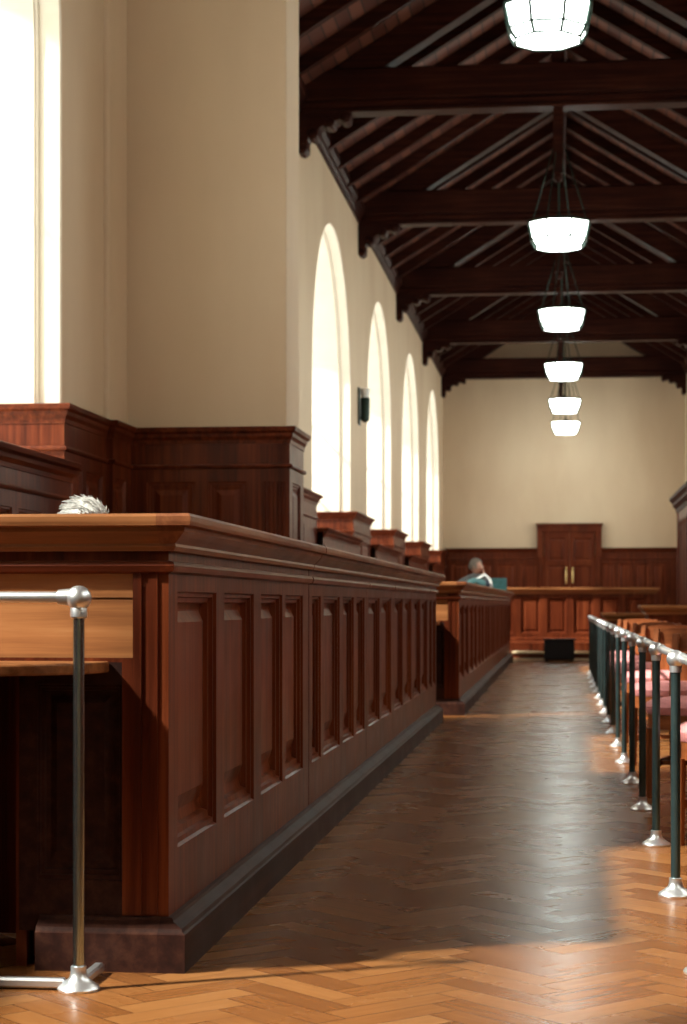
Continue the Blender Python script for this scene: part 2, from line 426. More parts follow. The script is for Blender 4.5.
# ceiling: boarded pitched roof
for s in (-1, 1):
    mb = MB(); q = [(0, ZR), (s*4.4, ZP-1.15*SL), (s*4.4, ZP-1.15*SL+.12), (0, ZR+.12)]
    mb.prism(q, 'y', YB-.4, YF+.4); ceil = tag(mb.build('ceiling', 'boards'), kind='structure')
# ridge board and purlins belong to the ceiling
tag(MB().box(-.05, .05, YB, YF, ZR-.32, ZR-.06).build('trim_0', 'roofy'), kind='structure')
# wall plates under the roof
mb = MB()
prof = [(0, .10), (.03, .10), (.04, .13), (.07, .17), (.08, .21), (.12, .26), (.12, .36), (0, .36)]
mb.sweep([(XL, PIER1), (XL, YF)], prof, z=6.98, left=False)
tag(mb.build('trim_1', 'roofy'), kind='structure')
mb = MB(); mb.sweep([(XR, YF), (XR, YB)], prof, z=6.98, left=False); tag(mb.build('trim_2', 'roofy'), kind='structure')

# ------------------------------------------------------------------ roof trusses
ORD = ['first', 'second', 'third', 'fourth', 'fifth', 'sixth', 'seventh', 'eighth', 'ninth', 'tenth', 'eleventh', 'twelfth', 'thirteenth', 'fourteenth', 'fifteenth', 'sixteenth', 'seventeenth', 'eighteenth', 'nineteenth', 'twentieth']
KX = -.06
def rafter_poly(s, x0, x1, drop0, drop1):
    # strip under the roof slope between drop0 and drop1 below it
    def z(x): return ZR-abs(x)*SL
    return [(s*x0, z(x0)-drop0), (s*x1, z(x1)-drop0), (s*x1, z(x1)-drop1), (s*x0, z(x0)-drop1)]
def truss(y, label):
    r = empty('roof_truss', (0, y, 7.05), label, 'roof truss', 'roof trusses across the hall')
    b = MB()
    hw = .17
    prof = [(-hw, 7.22), (-hw, 7.56), (-hw+.02, 7.58), (hw-.02, 7.58), (hw, 7.56), (hw, 7.22), (hw-.02, 7.19), (hw+.015, 7.17), (hw+.015, 7.14), (hw-.04, 7.12), (hw-.04, 7.09), (hw-.015, 7.075), (hw-.03, 7.05),
            (-hw+.03, 7.05), (-hw+.015, 7.075), (-hw+.04, 7.09), (-hw+.04, 7.12), (-hw-.015, 7.14), (-hw-.015, 7.17), (-hw+.02, 7.19)]
    b.prism([(p[0]+y, p[1]) for p in prof], 'x', XL+.02, XR-.02); b.build('tie_beam', 'roof', r)
    for s in (-1, 1):
        p = MB(); p.prism(rafter_poly(s, .05, 3.22, .02, .40), 'y', y-.14, y+.14); p.build('principal_rafter', 'roof', r)
        c = MB()
        pts = [(0, 7.06), (.62, 7.06), (.66, 7.02), (.64, 6.94), (.58, 6.92), (.54, 6.96), (.47, 6.95), (.44, 6.88), (.36, 6.87), (.33, 6.90), (.27, 6.86), (.24, 6.76), (.20, 6.72), (.15, 6.76), (.12, 6.72), (.12, 6.60), (.07, 6.55), (0, 6.58)]
        c.prism([((XL+q[0])*(1 if s < 0 else -1), q[1]) for q in pts], 'y', y-.15, y+.15)
        cb = c.build('corbel', 'roof', r, bevel=.015)
        sc_ = MB()
        for (px, pz, rr) in ((.57, 6.99, .055), (.40, 6.93, .06), (.19, 6.80, .07), (.07, 6.62, .05)):
            X = (XL+px)*(1 if s < 0 else -1)
            for k in range(3): sc_.lathe((0, 0, 0), [], 3) if False else None
            ring = []
            for yy, r_ in ((y-.175, rr*.45), (y-.165, rr*.9), (y-.15, rr), (y+.15, rr), (y+.165, rr*.9), (y+.175, rr*.45)):
                ring.append([(X+r_*math.cos(2*math.pi*k/14), yy, pz+r_*math.sin(2*math.pi*k/14)) for k in range(14)])
            sc_.loft(ring)
        sc_.build('scroll', 'roof', cb, smooth=True)
    kp = MB(); kp.box(KX-.075, KX+.075, y-.075, y+.075, 7.58, ZR-.1, .01); kp.build('king_post', 'roof', r)
    kd = MB(); kd.box(KX-.06, KX+.06, y-.06, y+.06, 6.25, 7.06, .012); kd.lathe((KX, y, 6.15), [(.02, 0), (.05, .02), (.06, .06), (.045, .10)], 12)
    kd.build('pendant', 'roof', r)
names = {2: 'dark truss just outside the top of the frame', 3: 'nearest visible timber roof truss, its tie beam highest in view behind the largest lamp',
         4: 'second timber roof truss from the near end, tie beam behind the second lamp', 5: 'third timber roof truss, tie beam between the second and third lamps',
         6: 'fourth timber roof truss, tie beam above the fourth lamp', 7: 'last timber roof truss, close against the cream gable wall'}
for i, y in enumerate(TR):
    if i < 3: continue
    truss(y, names[i])
truss(TR[2], 'timber roof truss over the largest lamp, above the top of the photo')
# common rafters
for i in range(2, 7):
    y0, y1 = TR[i], TR[i+1]; nr = 5
    for k in range(nr):
        y = y0+(y1-y0)*(k+1)/(nr+1)
        for s in (-1, 1):
            where = 'before the first visible truss' if i == 2 else 'behind the %s visible truss' % ORD[i-3]
            o = MB().prism(rafter_poly(s, .05, 3.24, .004, .20), 'y', y-.055, y+.055).build('rafter', 'roof')
            tag(o, 'common rafter on %s roof slope %s, %s of five' % ('left' if s < 0 else 'right', where, ORD[k]), 'rafter', 'common rafters of the roof')

# ------------------------------------------------------------------ dado panelling
CAP = [(0, -.13), (.010, -.13), (.014, -.10), (.035, -.075), (.04, -.05), (.07, -.035), (.078, -.005), (.07, 0), (0, 0)]
BEAD = [(0, -.02), (.018, -.014), (.022, 0), (.018, .012), (0, .016)]
BASE = [(0, 0), (.035, 0), (.035, .16), (.02, .19), (.012, .21), (0, .21)]
trim_n = [3]
DR = [(0, 0), (.006, -.008), (.016, -.008), (.020, -.016), (.036, -.017), (.040, -.021), (.052, -.022), (.085, -.008)]
def dado(path, z, segs, left=True, base=0.0, ov=1.0):
    CP = [(o*ov, h) for o, h in CAP]
    """path: plan polyline of the panelling front; segs: per segment list of panel widths (fractions) or None"""
    n = trim_n[0]; trim_n[0] += 1
    r = empty('trim_%d' % n, (path[0][0], path[0][1], base), kind='structure')
    fr = MB(); pn = []
    for (a, b), pans in zip(zip(path, path[1:]), segs):
        A, B = Vector((*a, 0)), Vector((*b, 0)); d = (B-A); Ln = d.length; d.normalize()
        nd = Vector((-d.y, d.x, 0)) if left else Vector((d.y, -d.x, 0))
        F = Face(A, d, nd)
        holes = [(u0, u1, base+.36, z-.42) for u0, u1 in (pans or [])]
        F.frame(fr, 0, Ln, base, z-.02, holes)
        # fluted strips where panels are given as negative
        for h in holes: pn.append((F, h))
    fr.build('frame', 'wood', r)
    for F, h in pn:
        p = MB(); F.panel(p, h, 1.2, bot=1.0, rings=DR); p.build('panel', 'panel', r)
    c = MB(); c.sweep(path, CP, z=z, left=left); c.sweep([path[0], *path[1:]], [(-.12, -.02), (.0, -.02), (.0, 0), (-.12, 0)], z=z, left=left); c.build('cap_moulding', 'woody', r)
    c = MB(); c.sweep(path, BEAD, z=z-.30, left=left); c.sweep(path, [(o, h+base) for o, h in BASE], z=0, left=left); c.build('bead_moulding', 'woody', r)
    return r
ZD = 2.42
XM = XL+.05
XN = XLN+.035       # near main dado front
# near bay: reveal side, wall, pilaster, pier front, pier side
pth = [(XLN-.80, 12.60), (XN+.0, 12.60), (XN+.0, 13.80), (XN+.05, 13.80), (XN+.05, PIER0-.04), (PIERX+.03, PIER0-.04), (PIERX+.03, PIER1+.04), (XM, PIER1+.04)]
u = lambda a, b: (a, b)
L6 = (PIERX+.10)-(XN+.12)
d0 = dado(pth, 2.36, [None, [(.16, .50), (.60, 1.08)], None, [(.06, .42)], [(.12, .50), (.60, .90)], [(.16, .60)], None], left=False, ov=.7)
fl = MB()
for i in range(5):
    x = PIERX+.03-.185+i*.034; fl.tube([(x, PIER0-.04, .5), (x, PIER0-.04, 1.94)], .012, 8)
fl.build('fluting', 'wood', d0)
# the same beyond the pier, then on each pier between the nave windows
def pier_dado(y0, y1, last=False):
    L = y1-y0
    path = [(XL-.80, y0), (XM, y0), (XM, y1)]+([] if last else [(XL-.80, y1)])
    segs = [None, [(.16, L/2-.06), (L/2+.06, L-.16)] if L > 1 else [(.12, L-.12)]]+([] if last else [None])
    return dado(path, ZD, segs, left=False)
prev = None
edges = [(w[0]-w[1], w[0]+w[1]) for w in left_nave]
dado([(XM, 19.95), (XM, edges[0][0]+.09), (XL-.8, edges[0][0]+.09)], ZD, [[(.2, .9), (1.05, 1.75), (1.9, 2.6), (2.75, 3.45)], None], left=False)
low_mid = (15.25, 19.9)
for i in range(len(edges)-1): pier_dado(edges[i][1]-.09, edges[i+1][0]+.09)
pier_dado(edges[-1][1]-.09, YF, True)
# lower dado under the windows with slotted grille
def low_dado(x, y0, y1, z, slots=True):
    n = trim_n[0]; trim_n[0] += 1
    r = empty('trim_%d' % n, (x, y0, 0), kind='structure')
    F = Face((x, y0, 0), (0, 1, 0), (1, 0, 0)); fr = MB(); L = y1-y0
    m = int(L/.62); st = L/m
    holes = [(i*st+.07, (i+1)*st-.07, .36, z-.36) for i in range(m)]
    F.frame(fr, 0, L, 0, z-.02, holes)
    fr.box(x-.9, x-.002, y0, y1, z-.05, z-.02); fr.build('frame', 'wood', r)
    if slots:
        g = MB(); g.box(x-.12, x-.08, y0+.03, y1-.03, .36, z-.36); g.build('grille_backing', 'black', r)
        for h in holes:
            g = MB()
            q = int((h[1]-h[0])/.075)
            for i in range(q+1):
                yy = y0+h[0]+(h[1]-h[0])*i/q; g.box(x-.03, x-.005, yy-.012, yy+.012, h[2], h[3])
            g.build('grille', 'wood', r)
    else:
        for h in holes:
            p = MB(); F.panel(p, h, 1.1, bot=1.0); p.build('panel', 'panel', r)
    c = MB(); c.sweep([(x, y0), (x, y1)], CAP, z=z, left=False); c.sweep([(x, y0), (x, y1)], [(-.9, -.02), (0, -.02), (0, 0), (-.9, 0)], z=z, left=False); c.build('cap_moulding', 'woody', r)
    c = MB(); c.sweep([(x, y0), (x, y1)], BEAD, z=z-.24, left=False); c.sweep([(x, y0), (x, y1)], BASE, left=False); c.build('bead_moulding', 'woody', r)
low_dado(-3.30, 8.6, 12.53, 1.945, False)
for a, b in edges+[low_mid]: low_dado(XL+.13, a+.10, b-.10, 2.0)
dado([(XN, YB), (XN, 1.9)], ZD, [[(.2, 1.2), (1.4, 2.4), (2.6, 3.6), (3.8, 4.8)]], left=False)
low_dado(-3.30, 1.95, 5.9, 1.945, False)
dado([(XN, 5.95), (XN, 8.55)], ZD, [[(.2, 1.2), (1.4, 2.4)]], left=False)
# right wall dado, plain run
dado([(XR-.1, YF), (XR-.1, 0)], ZD if False else 1.93, [[(.2+i*.9, .95+i*.9) for i in range(56)]], left=False)

# ------------------------------------------------------------------ far wall joinery and door
YJ = YF-.10; ZJ = 2.52
DX0, DX1, DZ = -.70, 1.04, 3.16
dado([(XM, YJ), (DX0+.12, YJ)], ZJ, [[(.18+i*.62, .68+i*.62) for i in range(4) if .68+i*.62 < DX0+.12-XM]], left=False, base=0)
w = (XR-.1)-(DX1-.12)
dado([(DX1-.12, YJ), (XR-.1, YJ)], ZJ, [[(.10+i*.46, .46+i*.46) for i in range(4)]], left=False, base=0)
door = empty('door_1', ((DX0+DX1)/2, YJ, .3), kind='structure')
fr = MB()
yo = YJ-.06
fr.box(DX0, DX1, yo-.06, YF-.005, DZ-.22, DZ, .012); fr.box(DX0-.03, DX1+.03, yo-.10, YF-.005, DZ-.05, DZ+.02, .01)
for s, x in ((1, DX0), (-1, DX1)):
    fr.box(x, x+s*.17, yo-.05, YF-.005, 2.25, DZ-.05, .012)
    fr.box(x+s*.05, x+s*.19, yo-.04, YF-.005, 0.3, 2.30, .012)
fr.build('architrave', 'wood', door)
mid = (DX0+DX1)/2
for s in (-1, 1):
    x0, x1 = (DX0+.19, mid-.004) if s < 0 else (mid+.004, DX1-.19)
    F = Face((x0, yo, 0), (1, 0, 0), (0, -1, 0)); L = x1-x0; d = MB()
    holes = [(.09, L-.09, .50, 2.05), (.09, L-.09, 2.17, 2.80)]
    F.frame(d, 0, L, .3, DZ-.22, holes); d.box(x0, x1, yo+.05, yo+.08, .3, DZ-.22)
    for h in holes: F.panel(d, h, 1.0, bot=1)
    leaf = d.build('door_leaf', 'panel', door)
    hx = mid+s*.085
    h = MB(); h.box(hx-.032, hx+.032, yo-.012, yo-.002, 1.56, 2.0, .004); h.tube([(hx, yo-.012, 1.64), (hx, yo-.06, 1.66), (hx, yo-.06, 1.90), (hx, yo-.012, 1.92)], .014, 8)
    h.build('door_handle', 'brass', leaf)

# ------------------------------------------------------------------ dais steps at the far end
mb = MB(); mb.box(XM+.04, XR-.14, 34.0, YF-.15, .001, .15); 
plat = tag(mb.build('dais', 'wood'), 'low dark wooden dais step across the far end of the aisle', 'dais')
mb = MB(); mb.box(XM+.04, XR-.14, 34.42, YF-.15, .15, .30); mb.build('upper_step', 'wood', plat)
mb = MB(); mb.box(-.9, 1.9, 33.965, 34.2, .118, .158, .006); mb.build('nosing', 'nosing', plat)
mb = MB(); mb.box(-.9, 1.9, 33.80, 34.0, .0, .032, .004); mb.build('floor_strip', 'nosing', plat)  # bright strip painted as sunlight at the foot of the steps

def cap_prof(h, ov, t):   # counter cap: overhang ov, thickness t, top at h
    return [(-.02, h-t), (ov*.25, h-t), (ov*.33, h-t+.012), (ov*.30, h-t+.02), (ov*.55, h-t*.62), (ov*.72, h-t*.48), (ov*.74, h-t*.36), (ov*.98, h-t*.32), (ov, h-t*.22), (ov, h-.008), (ov*.93, h), (-.02, h)]

# bench front across the dais
r = empty('bench_front', (.4, 36.4, .3), 'long panelled bench front across the far dais, below the double door', 'bench')
F = Face((-2.9, 36.2, 0), (1, 0, 0), (0, -1, 0)); L = 4.62; b = MB()
holes = [(.10+i*.50, .47+i*.50, .44, 1.12) for i in range(9)]
F.frame(b, 0, L, .30, 1.28, holes); b.box(-2.9, -2.9+L, 36.26, 36.6, .3, 1.28); b.build('frame', 'wood', r)
for h in holes: p = MB(); F.panel(p, h, .9, bot=1); p.build('panel', 'panel', r)
c = MB(); c.sweep([(-2.9, 36.2), (-2.9+L, 36.2), (-2.9+L, 36.6)], cap_prof(1.31, .09, .12), left=False)
c.box(-2.92, -2.9+L+.02, 36.17, 36.95, 1.27, 1.31, .006); c.build('countertop', 'cap', r)
c = MB(); c.sweep([(-2.9, 36.2), (-2.9+L, 36.2)], [(0, 0), (.02, 0), (.02, .05), (.0, .07)], z=.3, left=False); c.build('plinth', 'wood', r)
# black box at the foot of the steps
b = MB(); b.box(-.33, .20, 33.2, 33.7, .03, .37, .015)
bx = empty('speaker_box', (-.06, 33.4, 0), 'small black box standing at the foot of the dais steps', 'box')
b.build('body', 'black', bx)
b = MB(); b.box(-.35, .22, 33.18, 33.72, .37, .395, .006); b.build('lid', 'black', bx)
for x in (-.28, .15):
    for y in (33.25, 33.65): MB().lathe((x, y, 0), [(.025, 0), (.025, .03)], 10).build('foot', 'black', bx)

# ------------------------------------------------------------------ the long counters
def raised_run(F, pans, z0, z1, parent, k=1.0, name='panel', mat='panel'):
    for a, b in pans:
        p = MB(); F.panel(p, (a, b, z0, z1), k); p.build(name, mat, parent)
PLI = [(0, .145), (.0, .145), (.012, .143), (.016, .135), (.045, .118), (.050, .108), (.056, .104), (.056, .0), (0, 0)]
def counter(name, xb, ys, ztop, sections, depth, labels, group, endface=True, zscale=1.0):
    """xb: body face; ys: list of section limits; a run of cabinet sections side by side"""
    for i, (y0, y1) in enumerate(zip(ys, ys[1:])):
        r = empty(name, (xb-depth/2, (y0+y1)/2, 0), labels[i], 'counter', group)
        g = .013
        F = Face((xb, y0, 0), (0, 1, 0), (1, 0, 0)); L = y1-y0
        b = MB(); pans = sections[i]
        zb, zt = .318*zscale, 1.035*zscale
        bead = 1.105*zscale
        F.frame(b, g if i else 0, L-g, 0.10, ztop-.02, [(p[0], p[1], zb, zt) for p in pans])
        xi = xb-.055
        # carcass behind
        b.box(xb-depth, xi, y0+(g if i else .45), y1-g, .02, ztop-.03)
        b.box(xi, xb-.002, y1-g-.02, y1-g, .1, ztop-.10)
        if i: b.box(xi, xb-.002, y0+g, y0+g+.02, .1, ztop-.10)
        b.build('frame', 'wood', r)
        raised_run(F, pans, zb, zt, r)
        m = MB(); m.sweep([(xb, y0+(g if i else 0)), (xb, y1-g)], [(0, -.022), (.016, -.016), (.021, 0), (.016, .010), (0, .014)], z=bead, left=False) if i else \
            m.sweep([(xb-.02, y0), (xb, y0), (xb, y1-g)], [(0, -.022), (.016, -.016), (.021, 0), (.016, .010), (0, .014)], z=bead, left=False)
        m.build('bead', 'woody', r)
        last = i == len(ys)-2
        cp = cap_prof(ztop, .075, .10)
        m = MB()
        if i == 0:
            m.sweep([(xb-.02, y0), (xb, y0), (xb, y1-.006)], cp, left=False)
        elif last: m.sweep([(xb, y0+.004), (xb, y1), (xb-depth, y1)], cp, left=False)
        else: m.sweep([(xb, y0+(.006 if i == 1 else 0)), (xb, y1)], cp, left=False)
        m.box(xb-depth-.05, xb-.03, y0+(0 if i else .46), y1, ztop-.04, ztop-.001)
        m.build('countertop', 'capy', r)
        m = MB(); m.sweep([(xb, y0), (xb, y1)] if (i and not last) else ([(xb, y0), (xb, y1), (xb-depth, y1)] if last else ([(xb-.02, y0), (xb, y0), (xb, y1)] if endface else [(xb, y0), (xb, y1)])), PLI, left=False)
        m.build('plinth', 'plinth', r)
        yield i, r
XB = -1.072
ys1 = [5.11, 8.0, 10.38, 12.0, 13.62, 15.2, 16.15]
secs1 = [[(.12, .72), (.86, 1.44), (1.60, 2.12), (2.20, 2.70)], [(.10, .40), (.50, 1.12), (1.26, 1.74), (1.86, 2.28)],
         [(.12, .74), (.88, 1.50)], [(.12, .74), (.88, 1.50)], [(.12, .72), (.86, 1.46)], [(.10, .42), (.53, .85)]]
lab1 = ['near end section of the dark panelled counter, with four tall raised panels facing the aisle',
        'second section of the left counter, its top starting at the open joint',
        'third section of the left counter from the near end, two tall panels',
        'fourth section of the left counter from the near end, two tall panels',
        'fifth section of the left counter, next to its last narrow section',
        'last narrow section of the left counter, before the sunlit gap in the aisle']
def end_face(xb, y0, ztop, wide, elabel, bead):
    """the end towards the camera: frieze, sunlit drawer boards, corner post, knee hole, half-round shelf"""
    r = empty('end_cabinet', (xb-wide/2, y0+.2, 0), elabel, 'cabinet')
    b = MB(); F = Face((xb-wide, y0, 0), (1, 0, 0), (0, -1, 0)); W = wide
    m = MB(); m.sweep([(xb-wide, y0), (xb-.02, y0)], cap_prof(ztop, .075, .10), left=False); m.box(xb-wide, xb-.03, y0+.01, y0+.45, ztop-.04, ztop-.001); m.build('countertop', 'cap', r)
    m = MB(); m.sweep([(xb-wide, y0), (xb-.02, y0)], [(0, -.022), (.016, -.016), (.021, 0), (.016, .010), (0, .014)], z=bead, left=False); m.build('bead', 'woodx', r)
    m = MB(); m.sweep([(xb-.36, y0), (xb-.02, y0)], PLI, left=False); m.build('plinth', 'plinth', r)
    kh1 = W-.20                                           # knee hole from the left to here
    kx0 = W-.42
    # stiles, frieze and boards
    F.frame(b, 0, W, .84, ztop-.02, [(0.02, W-.10, .852, 1.083)])
    lo = MB(); F.frame(b, W-.13, W, .10, .84, []); F.frame(lo, kx0, W-.13, .10, .84, [(kx0+.05, W-.13, .24, .78)]); lo.build('lower_frame', 'plinth', r)  # lower frame coloured dark for the shadow under the shelf
    b.box(xb-.098, xb-.075, y0-.006, y0, .84, 1.09); b.box(xb-.055, xb-.03, y0-.006, y0, .84, 1.09)
    lb = MB(); lb.box(xb-.098, xb-.075, y0-.006, y0, .15, .84); lb.box(xb-.055, xb-.03, y0-.006, y0, .15, .84); lb.build('corner_bead', 'wood', r)
    b.box(xb-wide, xb-.06, y0+.06, y0+.42, .86, ztop-.045)
    b.box(xb-wide, xb-.42, y0+.40, y0+.44, .02, .9)       # back of the knee hole
    b.box(xb-.43, xb-.40, y0+.004, y0+.44, .0, .84); b.box(xb-.40, xb-.06, y0+.06, y0+.43, .02, .84)
    b.build('end_frame', 'wood', r)
    p = MB(); F.panel(p, (kx0+.05, W-.13, .24, .78), .6); p.build('end_panel', 'plinth', r)  # shelf's shadow put into the panel's dark colour
    d = MB()
    d.add([F.P(.02, .852, -.010), F.P(W-.10, .852, -.010), F.P(W-.10, 1.012, -.010), F.P(.02, 1.012, -.010)], [(0, 1, 2, 3)])
    d.add([F.P(.02, 1.018, -.010), F.P(W-.10, 1.018, -.010), F.P(W-.10, 1.083, -.010), F.P(.02, 1.083, -.010)], [(0, 1, 2, 3)])
    d.add([F.P(.02, 1.012, -.010), F.P(W-.10, 1.012, -.010), F.P(W-.10, 1.012, -.025), F.P(.02, 1.012, -.025)], [(0, 1, 2, 3)])
    d.add([F.P(.02, 1.018, -.010), F.P(W-.10, 1.018, -.010), F.P(W-.10, 1.018, -.025), F.P(.02, 1.018, -.025)], [(0, 1, 2, 3)])
    d.add([F.P(.02, 1.010, -.022), F.P(W-.10, 1.010, -.022), F.P(W-.10, 1.020, -.022), F.P(.02, 1.020, -.022)], [(0, 1, 2, 3)])
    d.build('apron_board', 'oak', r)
    s = MB(); cx = xb-.165-.66; pts = []
    for i in range(25):
        a = math.pi*i/24; pts.append((cx+.66*math.cos(a), y0-.40*math.sin(a)**.8))
    s.loft([[(p[0], p[1], z) for p in pts] for z in (.812, .843)], True); s.build('half_round_shelf', 'cap', r, bevel=.006)
for i, r in counter('counter_section', XB, ys1, 1.245, secs1, .42, lab1, 'sections of the long left counter'):
    if i == 0: end_face(XB, 5.11, 1.245, 1.9, 'end cabinet of the near counter with knee hole, half-round shelf and sunlit drawer boards', 1.105)
XB2 = -.93
n2 = 9; y20, y21 = 17.1, 33.70
ys2 = [y20+(y21-y20)*i/n2 for i in range(n2+1)]; L2 = ys2[1]-ys2[0]
lab2 = ['%s section of the far left counter beyond the gap in the aisle' % ORD[i] for i in range(n2)]
lab2[0] = 'near end section of the second left counter, with sunlit end facing the camera'; lab2[-1] = 'last section of the second left counter, against the dais steps'
for i, r in counter('counter_section', XB2, ys2, 1.20, [[(.12, L2/2-.06), (L2/2+.06, L2-.12)]]*n2, .42, lab2, 'sections of the second left counter', zscale=.96):
    if i == 0: end_face(XB2, y20, 1.20, 1.9, 'sunlit end cabinet of the second counter, facing the gap in the aisle', 1.105*.96)

# ------------------------------------------------------------------ guard rails
def rail_post(mb_post, x, y, z, r): mb_post.tube([(x, y, .02), (x, y, z)], r, 16)
def flange(x, y, s=1.0): return MB().lathe((x, y, 0), [(.058*s, 0), (.060*s, .006), (.056*s, .012), (.040*s, .022), (.026*s, .034), (.022*s, .050), (.0225*s, .062), (.018*s, .064)], 28)
R = empty('guard_rail', (.385, 12, 0), 'long dark green guard rail with steel balls, right of the aisle beside pink chairs', 'railing')
RX = .383; ZT = .812
posts = [5.22+1.373*i for i in range(17)]
mb = MB(); mb.tube([(RX+.024, posts[0], ZT+.002), (RX+.024, posts[-1], ZT+.002)], .0155, 16); mb.build('top_rail', 'steel', R, smooth=True)
for y in posts:
    p = MB(); p.tube([(RX, y, .03), (RX, y, ZT)], .0165, 16); po = p.build('post', 'teal', R, smooth=True)
    b = MB(); b.ball((RX, y, ZT), .031, 18); b.tube([(RX, y, ZT-.046), (RX, y, ZT-.015)], .0205, 16); b.tube([(RX+.024, y-.034, ZT+.002), (RX+.024, y+.034, ZT+.002)], .019, 16); b.build('ball_joint', 'steel', po, smooth=True)
    flange(RX, y).build('base_flange', 'steel', po, smooth=True)
R2 = empty('barrier_rail', (-1.246, 4.81, 0), 'polished steel barrier rail with ball joint, standing before the left counter end', 'railing')
p = MB(); p.tube([(-1.246, 4.81, .03), (-1.246, 4.81, 1.01)], .0150, 20); po = p.build('post', 'chrome', R2, smooth=True)
b = MB(); b.ball((-1.246, 4.81, 1.015), .033, 22); b.lathe((-1.246, 4.81, .963), [(.018, 0), (.022, .004), (.022, .03), (.02, .034)], 20); b.tube([(-1.30, 4.81, 1.018), (-1.262, 4.81, 1.018)], [.019, .023], 20)
b.build('ball_joint', 'steel', po, smooth=True)
flange(-1.246, 4.81, .92).build('base_flange', 'steel', po, smooth=True)
MB().tube([(-1.26, 4.81, 1.018), (-3.0, 4.81, 1.018)], .0145, 18).build('top_rail', 'steel', R2, smooth=True)
MB().box(-3.0, -1.28, 4.795, 4.825, .004, .030, .006).build('floor_bar', 'steel', R2)
m = MB(); m.box(-1.262, -1.232, 4.83, 5.035, .004, .030, .006); m.build('floor_bar', 'steel', R2)
p = MB(); p.tube([(-3.0, 4.81, .03), (-3.0, 4.81, 1.01)], .0150, 20); po = p.build('post', 'chrome', R2, smooth=True)
MB().ball((-3.0, 4.81, 1.015), .033, 22).build('ball_joint', 'steel', po, smooth=True)
flange(-3.0, 4.81, .92).build('base_flange', 'steel', po, smooth=True)

# ------------------------------------------------------------------ chairs with pink seats
def make_chair(label):
    r = empty('upholstered_chair', (0, 0, 0), label, 'chair', 'chairs with pink seats behind the rail')
    # local frame: faces -Y, width along X
    W, D, ZS = .25, .24, .43
    # bow fronted seat
    out = []
    n = 16
    for i in range(n+1):
        t = -1+2*i/n; out.append((t*W, -D+.09*abs(t)**5-.03*(1-t*t)))
    out += [(W*.86, D), (-W*.86, D)]
    rings = []
    for z, s in ((ZS, .97), (ZS+.012, 1.0), (ZS+.04, 1.03), (ZS+.062, .99), (ZS+.078, .88), (ZS+.084, .6)):
        rings.append([(x*s, y*s, z) for x, y in out])
    MB().loft(rings).build('seat_cushion', 'pink', r, smooth=True)
    m = MB()
    rings = [[(x*.96, y*.96, z) for x, y in out] for z in (ZS-.075, ZS-.002)]
    m.loft(rings); m.build('seat_frame', 'chairx', r)
    for s in (-1, 1):
        l = MB(); l.tube([(s*.215, -.205, 0), (s*.215, -.205, ZS-.07)], [.020, .027], 4 if False else 10); l.build('leg', 'chair', r)
        # back leg runs up as the stile
        l = MB(); pts = [(s*.195, .265, 0), (s*.195, .225, ZS-.05), (s*.195, .235, .62), (s*.190, .285, .84)]
        rr = []
        for (x, y, z), h in zip(pts, (.018, .022, .020, .016)): rr.append([(x-.016, y-h, z), (x+.016, y-h, z), (x+.016, y+h, z), (x-.016, y+h, z)])
        l.loft(rr); l.build('leg', 'chair', r)
        st = MB(); st.box(s*.215-.011, s*.215+.011, -.19, .245, .15, .185); st.build('stretcher', 'chair', r)
    st = MB(); st.box(-.205, .205, -.01, .012, .155, .18); st.build('stretcher', 'chairx', r)
    st = MB(); st.box(-.19, .19, .235, .255, .26, .29); st.build('stretcher', 'chairx', r)
    # curved top rail with rounded shoulders
    t = MB(); top = []; n = 14
    for yy in (0, 1):
        ring = []
        for i in range(n+1):
            q = -1+2*i/n; x = q*.215; zz = .845-.07*abs(q)**5
            ring.append((x, .285+.012+yy*.024-.02*(1-q*q)*0, zz))
        for i in range(n, -1, -1):
            q = -1+2*i/n; ring.append((q*.205, .278+.012+yy*.024, .745))
        top.append(ring)
    t.loft(top); t.build('top_rail', 'chairx', r)
    b = MB(); 
    rr = []
    for z, y in ((ZS+.05, .225), (.62, .235), (.80, .275)): rr.append([(-.085, y-.008, z), (.085, y-.008, z), (.085, y+.008, z), (-.085, y+.008, z)])
    b.loft(rr); b.build('splat', 'chair', r)
    return r
def copy_tree(o, parent=None):
    c = o.copy(); col.objects.link(c); c.parent = parent
    for ch in o.children: copy_tree(ch, c)
    return c
cl = ['nearest pink seated chair at the right edge of the photo', 'second nearest pink seated chair behind the second rail post', 'third chair with pink seat from the near end of the row',
      'fourth chair with pink seat from the near end of the row', 'fifth chair with pink seat from the near end of the row', 'sixth chair with pink seat, small behind the rail', 'seventh and farthest chair with pink seat behind the rail']
ch0 = make_chair(cl[0])
for i in range(7):
    o = ch0 if i == 0 else copy_tree(ch0)
    o['label'] = cl[i]; o.location = (.76 if i == 0 else .70+.01*(i % 2), 8.08+1.98*i, 0); o.rotation_euler.z = math.radians([-24, -16, -17, -15, -18, -14, -16][i])

